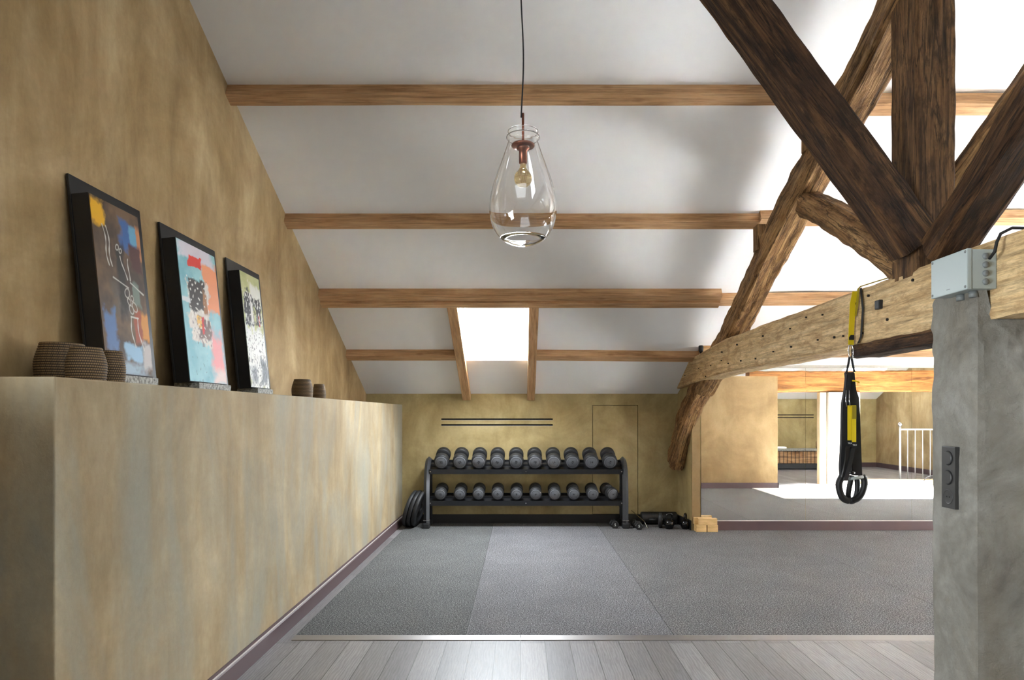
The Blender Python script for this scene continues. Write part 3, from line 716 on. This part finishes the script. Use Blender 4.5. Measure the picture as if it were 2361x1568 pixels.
# jump rope bundle leaning near: thin bar
br_ = MB().sweep([(1.49, 8.02, .014), (1.47, 8.10, .075), (1.36, 8.36, .17)], .006, 10).build('metal_bar', 'chrome'); tag(br_, 'thin metal bar lying tilted by the skirting beside the exercise wheel', 'bar')
fr = MB().lathe([(.02,0),(.07,0),(.075,.01),(.075,.42),(.07,.43),(.02,.43),(.02,0)], 32, 'x').build('foam_roller', 'foam'); fr.location = (1.47, 8.325, .084)
tag(fr, 'black foam roller lying along the back skirting behind the kettlebells', 'roller')
# wooden blocks at the pier
def wblock(x0, x1, y0, y1, z0, lab, rz=0):
    xm, ym = (x0+x1)/2, (y0+y1)/2
    o = MB().box(x0-xm, x1-xm, y0-ym, y1-ym, 0, .076, .003).build('exercise_block', 'cork'); o.location = (xm, ym, z0); o.rotation_euler = (0,0,rz)
    tag(o, lab, 'block', 'beech exercise blocks')
wblock(2.000, 2.117, 7.765, 7.875, .0085, 'bottom left pale wooden block of the stack by the mirror')
wblock(2.128, 2.248, 7.765, 7.875, .0085, 'bottom right pale wooden block of the stack by the mirror')
wblock(2.03, 2.24, 7.765, 7.825, .0855, 'top front pale wooden block of the stack by the mirror')
wblock(1.995, 2.20, 7.828, 7.884, .0855, 'top rear pale wooden block of the stack, against the mirror', 0)

# ---------------------------------------------------------------- suspension trainer
YS = 3.86; XS = 1.868
def P(px, py, y=YS): return Vector(((px-1200)*y/F, y, H+(955-py)*y/F))
st = thing('suspension_trainer', 'black and yellow suspension straps with foam handles hanging from the tie beam', 'exercise straps', P(1962, 800))
def part(b, name, mat):
    o = b.build(name, mat, st); o.location = (0,0,0); o.matrix_parent_inverse = Matrix.Translation(-P(1962, 800)); return o
# anchor strap: from the king post foot over the top and down the face
part(MB().ribbon([(2.02,3.44,2.075),(1.97,3.50,2.074),(1.92,3.72,2.067),(1.897,3.80,2.062)], .022, (.5,.8,0)), 'anchor_strap_top', 'olive')
part(MB().ribbon([(1.897,3.80,2.064),(1.886,3.81,2.05),(1.884,3.82,1.96),(1.884,3.84,1.90)], .022, (0,1,.05)), 'anchor_strap_side', 'olive')
part(MB().ribbon([P(1972,672,3.82),P(1966,700,3.84),P(1963,760,3.85),P(1962,795,3.86)], .034, (1,.15,0)), 'anchor_strap', 'yellow')
part(MB().ribbon([(1.889,3.79,2.05),(1.886,3.76,1.93),(1.886,3.78,1.78),(1.889,3.82,1.745)], .02, (0,1,0)), 'loose_strap', 'webbing')
part(MB().box(*[v for v in (P(1956,0).x, P(1968,0).x)], YS-.008, YS-.002, P(0,784).z, P(0,773).z), 'strap_label', 'webbing')
for s, nm in ((0, 'carabiner'),):
    c0 = P(1962, 810); pts = []
    for k in range(24):
        a = 2*PI*k/24; pts.append((c0.x+.014*math.cos(a)*(1.0), c0.y+.004*math.sin(a), c0.z+.040*math.sin(a)*(1 if abs(math.sin(a))<.9 else .97)))
    part(MB().sweep(pts, .0035, 8, closed=True, up=(0,1,0)), nm, 'chrome')
# upper loop
part(MB().sweep([P(1959,822), P(1956,840), P(1952,858)], .006, 8), 'upper_strap', 'webbing')
part(MB().sweep([P(1963,822), P(1966,840), P(1970,858)], .006, 8), 'upper_strap', 'webbing')
def slab(pts2, y0, y1):   # folded strap bundle, outline in the hanging plane
    pp = [P(a, b) for a, b in pts2]; n = len(pp)
    vs = [(p.x, y0, p.z) for p in pp]+[(p.x, y1, p.z) for p in pp]
    return MB().add(vs, [tuple(range(n)), tuple(range(n, 2*n))[::-1]]+[(i, i+n, (i+1) % n+n, (i+1) % n) for i in range(n)])
def ins(b, w=.006):
    bm = bmesh.new(); vs = [bm.verts.new(v) for v in b.v]; [bm.faces.new([vs[i] for i in f]) for f in b.f]
    bmesh.ops.recalc_face_normals(bm, faces=bm.faces); bmesh.ops.bevel(bm, geom=bm.edges[:], offset=w, segments=2, affect='EDGES'); return MB().frombm(bm)
part(ins(slab([(1951,858),(1971,858),(1973,880),(1975,900),(1981,915),(1984,960),(1986,1020),(1989,1098),(1966,1096),(1962,1050),(1958,1000),(1955,900)], YS+.0, YS+.03), .004), 'strap_bundle', 'webbing')
part(ins(slab([(1950,862),(1958,862),(1960,920),(1960,1000),(1956,1040),(1952,1085),(1946,1100),(1936,1098),(1935,1075),(1938,1020),(1940,930),(1946,900)], YS-.02, YS+.012), .004), 'strap_bundle', 'webbing')
part(MB().ribbon([P(1965,878,YS-.012), P(1975,879,YS-.012), P(1981,882,YS-.01)], .008, (0,.2,1), .004), 'strap_tip', 'yellow')
part(MB().box(P(1949,0).x, P(1957.5,0).x, YS-.030, YS-.024, P(0,1015).z, P(0,935).z, .001), 'adjuster_tab', 'yellow')
part(MB().box(P(1958,0).x, P(1967.5,0).x, YS-.034, YS-.028, P(0,1019).z, P(0,935).z, .001), 'adjuster_tab', 'yellow')
part(MB().box(P(1958,0).x, P(1967.5,0).x, YS-.036, YS-.0335, P(0,966).z, P(0,936).z, .0005), 'tab_stitching', 'olive')
part(MB().box(P(1949,0).x, P(1958,0).x, YS-.031, YS-.025, P(0,1030).z, P(0,1015).z), 'tab_label', 'webbing')
part(MB().box(P(1958.5,0).x, P(1969,0).x, YS-.035, YS-.029, P(0,1034).z, P(0,1019).z), 'tab_label', 'webbing')
for (a, b, yy) in ((1953.6, 1022, YS-.0315), (1963.7, 1026, YS-.0355)):
    p = P(a, b); q = text_mesh('tab_writing', 'TRX', .0125, 'white_print', st, (0,0,0), (PI/2,0,0)); q.matrix_parent_inverse = Matrix.Translation(-P(1962, 800)); q.location = (p.x, yy, p.z)
for (a, b) in ((1951, 1949), (1958, 1957)):
    part(MB().sweep([P(a,900,YS-.027), P(b+1,925,YS-.029), P(b+3,938,YS-.029)], .0022, 6), 'buckle_cord', 'chrome')
# foot loops crossing down to the handles
part(MB().ribbon([P(1954,1030,YS-.03), P(1952,1060,YS-.032), P(1948,1085,YS-.03), P(1944,1100,YS-.028)], .022, (1,.1,0), .012), 'foot_cradle', 'foam')
part(MB().ribbon([P(1966,1034,YS-.03), P(1961,1060,YS-.034), P(1955,1085,YS-.034), P(1949,1108,YS-.03)], .024, (1,.1,0), .012), 'foot_cradle', 'foam')
def loop(pts, r, nm, mat='foam'):
    q = smoothp([(p[0], p[1]) for p in pts], 4); part(MB().sweep([P(a, b, YS+dy_) for (a, b) in q for dy_ in (0,)], r, 12), nm, mat)
loop([(1942,1098),(1935,1112),(1935,1126),(1940,1143),(1948,1152),(1957,1155)], .019, 'handle_loop')
loop([(1988,1098),(1993,1108),(1992,1124),(1985,1141),(1974,1151),(1960,1155)], .018, 'handle_loop')
YS += .035
loop([(1964,1096),(1961,1110),(1957,1130),(1956,1148),(1962,1157),(1970,1152),(1976,1135),(1977,1115),(1975,1100)], .015, 'handle_loop')
YS -= .035
part(MB().sweep([P(1958,1104,YS-.01), P(1990,1100,YS-.01)], .010, 12), 'plastic_handle', 'grey_plastic')
part(MB().sweep([P(1957,1090,YS-.03), P(1970,1090,YS-.03)], .010, 12), 'handle_end', 'black_gloss')

# ---------------------------------------------------------------- baskets
def basket(px, X_, d, h, label, rings=15, topk=.82):
    Y = -X_*F/(1200-px); b = MB(); cols = []; seg = 180; per = 6; n = rings*per; R_ = d/2
    dk = srgb((34,24,14)); lt = srgb((150,122,82)); nb = int(2*PI*R_/(.0075))
    for i in range(n+1):
        s_ = i/n; ph = (i % per)/per; rg = i//per
        body = R_*(.92+.08*math.sin(PI*min(1, s_*1.15))) * (1-(1-topk)*max(0, (s_-.45)/.55)**1.7)
        bz = abs(math.sin(PI*s_*rings))
        for k in range(seg):
            th = 2*PI*k/seg; bd = abs(math.sin(nb*th/2+(rg % 2)*PI/2))
            r = body+.0022*bz*(.5+.5*bd)
            b.v.append((r*math.cos(th), r*math.sin(th), h*s_))
            q = max(0, bz*(bd**.7)-.25)/.75
            cols.append(tuple(dk[c]+(lt[c]-dk[c])*q for c in range(3)))
    for i in range(n):
        for k in range(seg): b.f.append((i*seg+k, i*seg+(k+1) % seg, (i+1)*seg+(k+1) % seg, (i+1)*seg+k))
    k0 = len(b.v)
    for z, rr_ in ((h, -.006), (h*.1, -.008)):
        body = R_*topk+rr_ if z == h else R_*.85
        for k in range(seg):
            th = 2*PI*k/seg; b.v.append((body*math.cos(th), body*math.sin(th), z)); cols.append(dk)
    for k in range(seg):
        b.f.append((n*seg+k, n*seg+(k+1) % seg, k0+(k+1) % seg, k0+k)); b.f.append((k0+k, k0+(k+1) % seg, k0+seg+(k+1) % seg, k0+seg+k))
    b.f.append(tuple(k0+seg+k for k in range(seg))); b.f.append(tuple(range(seg))[::-1])
    b.sm = [True]*len(b.f); b.cols = cols
    o = b.build('woven_basket', 'weave'); o.location = (X_, Y, LEDGE+.001); tag(o, label, 'basket', 'woven baskets on the ledge'); return o
basket(143, -1.762, .182, .152, 'widest woven basket on the ledge, at the near left end', 16, .86)
basket(199, -1.585, .131, .124, 'middle-sized woven basket in front, in the group of three on the ledge', 13)
basket(257, -1.66, .10, .137, 'slim woven basket touching the first painting', 14)
basket(697, -1.66, .155, .146, 'larger woven basket of the far pair on the ledge', 14)
basket(736, -1.66, .105, .128, 'smaller woven basket of the far pair on the ledge', 12)

# ---------------------------------------------------------------- paintings (generic abstracts)
def lerp(a, b, t_): return tuple(a[i]+(b[i]-a[i])*t_ for i in range(3))
def segd(p, a, b):
    ax, ay = a; bx, by = b; dx, dy = bx-ax, by-ay; L2 = dx*dx+dy*dy or 1e-9
    t_ = max(0, min(1, ((p[0]-ax)*dx+(p[1]-ay)*dy)/L2)); return math.hypot(p[0]-ax-dx*t_, p[1]-ay-dy*t_)
def N2(u, v, s, o=0): return noise.fractal(Vector((u*s, v*s*2, o)), .8, 2, 4)
def patch(c, u, v, cu, cv, ru, rv, col, o, e=.35):
    d = max(abs(u-cu)/ru, abs(v-cv)/rv)+.35*N2(u, v, 5, o); k = max(0, min(1, (1-d)/e)); return lerp(c, srgb(col), k)
def art1(u, v):
    n = N2(u, v, 2.2, 1); c = lerp(srgb((66,52,40)), srgb((110,84,58)), max(0, min(1, .5+n)))
    c = patch(c, u, v, .12, .92, .16, .08, (226,170,20), 2); c = patch(c, u, v, .72, .84, .2, .10, (52,92,150), 3)
    c = patch(c, u, v, .84, .86, .1, .07, (92,150,182), 4); c = patch(c, u, v, .96, .82, .06, .12, (176,116,72), 5)
    c = patch(c, u, v, .84, .72, .14, .09, (74,40,36), 6); c = patch(c, u, v, .5, .44, .3, .12, (88,82,74), 7, .8)
    c = patch(c, u, v, .9, .30, .13, .10, (200,134,56), 8); c = patch(c, u, v, .76, .30, .1, .12, (150,74,46), 9)
    c = patch(c, u, v, .16, .24, .14, .14, (84,112,156), 10); c = patch(c, u, v, .62, .13, .22, .06, (144,180,206), 11)
    c = patch(c, u, v, .5, .03, .5, .05, (150,170,186), 12, .6); c = patch(c, u, v, .9, .12, .12, .1, (178,172,170), 13)
    c = patch(c, u, v, .5, .56, .12, .3, (44,38,34), 14, .6)
    c = patch(c, u, v, .80, .5, .09, .08, (110,122,112), 15)
    wv_ = .02*math.sin(v*30); p = (u+wv_, v*2)
    for k, (a, b) in enumerate((((.2,1.7),(.26,1.25)), ((.27,1.70),(.32,1.25)), ((.3,1.12),(.62,1.05)), ((.66,1.12),(.96,1.02)), ((.6,.7),(.64,.34)), ((.74,.7),(.82,.32)), ((.6,.7),(.76,.7)), ((.52,1.4),(.6,1.15)), ((.68,1.4),(.66,1.15)))):
        d_ = segd(p, a, b)
        if d_ < .02: c = lerp(c, srgb((196,192,182)), .85*max(0, min(1, (.013+.003*math.sin(v*90)-d_)/.008)))
    for (cx, cy, r_) in ((.60,.98,.05), (.62,.88,.035), (.63,.79,.045), (.70,.93,.03), (.72,.83,.05), (.45,1.5,.03), (.52,1.47,.025)):
        d_ = abs(math.hypot(p[0]-cx, (p[1]-cy)*.9)-r_)
        if d_ < .02: c = lerp(c, srgb((188,184,174)), .8*max(0, min(1, (.011-d_)/.008)))
    return c
def art2(u, v):
    n = N2(u, v, 3, 21); c = lerp(srgb((120,176,188)), srgb((150,198,204)), max(0, min(1, .5+n)))
    c = patch(c, u, v, .85, .72, .3, .22, (232,150,104), 22, .2); c = patch(c, u, v, .45, .95, .5, .07, (208,202,212), 23, .3)
    c = patch(c, u, v, .42, .88, .17, .045, (214,54,40), 24, .1); c = patch(c, u, v, .82, .22, .2, .2, (226,150,150), 25, .5)
    c = patch(c, u, v, .86, .05, .3, .08, (218,196,190), 26, .7)
    c = patch(c, u, v, .42, .50, .30, .24, (214,206,196), 27, .15); c = patch(c, u, v, .40, .64, .24, .12, (60,54,50), 28, .15)
    c = patch(c, u, v, .52, .40, .18, .09, (112,86,80), 29, .2); c = patch(c, u, v, .38, .44, .08, .05, (226,180,90), 30, .3)
    c = patch(c, u, v, .48, .42, .035, .07, (200,40,30), 31, .2); c = patch(c, u, v, .60, .6, .06, .1, (160,110,70), 32, .4)
    c = patch(c, u, v, .1, .58, .12, .02, (210,214,216), 33, .4)
    s_ = math.sin(u*46+6*N2(u, v, 2, 34))*math.sin(v*70+5*N2(u, v, 2, 35))
    if .15 < u < .7 and .3 < v < .76 : c = lerp(c, srgb((232,228,220)), .8*max(0, min(1, (s_-.6)/.2)))
    if .2 < u < .66 and .26 < v < .5 : c = lerp(c, srgb((90,76,80)), .7*max(0, min(1, (-s_-.6)/.25)))
    if .1 < u < .5 and v < .2 and s_ < -.9: c = lerp(c, srgb((84,96,110)), .6)
    return c
def art3(u, v):
    n = N2(u, v, 3, 41); c = lerp(srgb((172,176,120)), srgb((190,192,140)), max(0, min(1, .5+n)))
    c = patch(c, u, v, .5, .25, .6, .31, (226,226,222), 42, .2); c = patch(c, u, v, .72, .83, .34, .10, (214,214,206), 43, .3)
    c = patch(c, u, v, .32, .7, .28, .15, (40,40,40), 44, .12); c = patch(c, u, v, .78, .68, .15, .13, (44,40,40), 45, .15)
    c = patch(c, u, v, .44, .68, .07, .14, (224,222,216), 46, .2); c = patch(c, u, v, .80, .6, .03, .06, (190,50,40), 47, .2)
    c = patch(c, u, v, .8, .14, .18, .13, (120,126,130), 48, .3); c = patch(c, u, v, .25, .1, .2, .09, (132,136,140), 49, .6)
    s_ = math.sin(u*38+9*N2(u, v, 2, 50)); s2 = math.sin(v*60+9*N2(u, v, 2, 51))
    if v < .55: c = lerp(c, srgb((66,66,68)), .75*max(0, min(1, (s_*s2-.45)/.25)))
    if v < .3 and s_ > .92: c = lerp(c, srgb((80,84,88)), .7)
    if .5 < v < .84 and (u < .56 or u > .64): c = lerp(c, srgb((220,220,214)), .8*max(0, min(1, (s_*s2-.4)/.25)))
    return c
def painting(y0, y1, cy0, cy1, art, label, ztop=2.355, cbx=.11):
    W = y1-y0; zb = 1.515; t_ = thing('framed_painting', label, 'painting', (-1.80, (y0+y1)/2, zb), (0,0,0))
    Hh = math.hypot(ztop-zb, .085); lean = math.atan2(.085, ztop-zb)
    R_ = Matrix.Rotation(-lean, 4, 'Y'); t_.rotation_euler = (0, -lean, 0)
    w2 = W/2; ym = (y0+y1)/2; a, b = cy0-ym, cy1-ym
    MB().box(-.012, 0, -w2, w2, 0, Hh, .002).build('backing_frame', 'frame', t_)
    MB().box(.0, .07, a, b, .0, Hh-.085, .001).build('inner_frame', 'frame', t_)
    nu, nv = 140, 290; g_ = MB(); cols = []
    ch = Hh-.085-.006
    for j in range(nv+1):
        for i in range(nu+1):
            u, v = i/nu, j/nv; g_.v.append((.074, a+.002+(b-a-.004)*u, .003+ch*v)); cols.append(art(u, v))
    for j in range(nv):
        for i in range(nu): k = j*(nu+1)+i; g_.f.append((k, k+1, k+nu+2, k+nu+1))
    k0 = len(g_.v)
    for (x_, y_, z_) in ((.071, a+.002, .003), (.071, b-.002, .003), (.071, b-.002, .003+ch), (.071, a+.002, .003+ch)): g_.v.append((x_, y_, z_)); cols.append(art(0, .5))
    g_.f.append((k0, k0+3, k0+2, k0+1))
    e = [[i for i in range(nu+1)], [j*(nu+1)+nu for j in range(nv+1)], [nv*(nu+1)+i for i in range(nu, -1, -1)], [j*(nu+1) for j in range(nv, -1, -1)]]
    for q in range(4): g_.f.append(tuple(e[q])+(k0+(q+1) % 4, k0+q))
    g_.sm = [False]*len(g_.f); g_.cols = cols; g_.build('canvas', 'canvas', t_)
    s_ = MB().box(-1.835, -1.70, y0+.05, cy1-.01, LEDGE+.0005, zb+.003, .002).build('stone_riser', 'stone'); tag(s_, 'thin mottled stone riser under '+{art1:'the dark brown painting', art2:'the blue and orange painting', art3:'the white and green painting'}[art], 'riser', 'stone risers under the paintings')
painting(2.845, 3.38, 2.85, 3.215, art1, 'leftmost leaning black-framed abstract painting, dark brown with a yellow corner')
painting(3.565, 4.21, 3.57, 4.02, art2, 'middle leaning black-framed abstract painting, pale blue and orange')
painting(4.37, 4.924, 4.38, 4.70, art3, 'rightmost leaning black-framed abstract painting, white with black marks on pale green')

# ---------------------------------------------------------------- what the mirror shows: right-hand bay
p2 = MB().box(5.90, 6.5, 2.40, 2.75, 0, 1.77, .008).build('pillar', 'render_white'); tag(p2, 'white rendered pillar seen in the mirror', 'pillar')
po = beam('timber_post', (5.82, 2.62, 0), (5.82, 2.62, 1.77), .13, .13, 'cream', 'pale timber post against the white pillar, seen in the mirror', 'post', .003, up=(0,1,0), seed=3)
beam('cross_beam', (4.4, 2.58, 1.975), (XR, 2.58, 1.99), .24, .40, 'beam_orange', 'thick orange timber beam over the white pillar, seen in the mirror', 'beam', .006, seed=17)
rl = thing('stair_railing', 'white metal stair railing seen in the mirror', 'railing', (7.57, 2.2, 0))
MB().sweep([(0,0,0),(0,0,1.10)], .02, 12).build('post', 'rail', rl)
MB().lathe([(.001,-.045),(.032,-.032),(.045,0),(.032,.032),(.001,.045)], 20, 'z', (0,0,1.145)).build('finial', 'chrome', rl)
MB().box(0, 1.5, -.02, .02, 1.03, 1.06, .004).build('top_rail', 'rail', rl)
for k in range(1, 10): MB().sweep([(k*.15,0,.06),(k*.15,0,1.035)], .009, 8).build('baluster', 'rail', rl)
cbb = MB().prism([(6.55, 2.45), (7.3, 2.55), (XR-.02, 2.5), (XR-.02, 2.75), (7.3, 2.85), (6.6, 2.7)], 'z', .009, .09).build('stair_curb', 'cream'); tag(cbb, 'low cream curb around the stair opening, seen in the mirror', 'curb')
cl_ = MB().sweep([(7.6, 2.95, .095), (7.65, 2.95, .16), (7.78, 2.95, .2), (7.95, 2.95, .17), (8.05, 2.95, .1)], .008, 8).build('cable', 'cord'); tag(cl_, 'looped cable beside the stair curb, seen in the mirror', 'cable')
bn = thing('storage_bench', 'low bench with a wire basket front, seen in the mirror', 'bench', (6.9, -1.0, 0))
MB().box(-.9, .7, -.25, .25, .46, .50, .005).build('bench_top', 'stone', bn)
wb = MB()
for k in range(17): wb.box(-.88+k*.095, -.872+k*.095, .2, .21, .14, .46)
for z in (.14, .3, .45): wb.box(-.88, .68, .2, .21, z, z+.008)
wb.build('wire_front', 'black', bn)
MB().box(-.86, .66, -.2, .19, .15, .44, .01).build('basket_lining', 'pine', bn)
for x_ in (-.88, .66): MB().box(x_, x_+.03, -.22, .22, .0, .46).build('leg', 'black', bn)
MB().box(-.86, .66, -.2, .15, .02, .14).build('plinth', 'black', bn)
tw = MB().box(-.17, .17, -.11, .11, 0, .05, .02).build('folded_towel', 'white'); tw.location = (6.35, -1.0, .501); tag(tw, 'folded white towel on the bench, seen in the mirror', 'towel')
jr = MB().lathe([(.001,0),(.06,0),(.07,.03),(.07,.15),(.05,.19),(.05,.21),(.001,.21)], 24).build('jar', 'beam_mid'); jr.location = (7.35, -1.0, .5005); tag(jr, 'brown jar on the bench, seen in the mirror', 'jar')
v2 = thing('slot_vent', 'pair of thin dark slots in the wall above the bench, seen in the mirror', 'vent', (6.6, YF+.003, 1.3))
for z in (-.04, .03): MB().box(-1.0, .9, -.002, .002, z-.012, z+.012).build('slot', 'slot', v2)
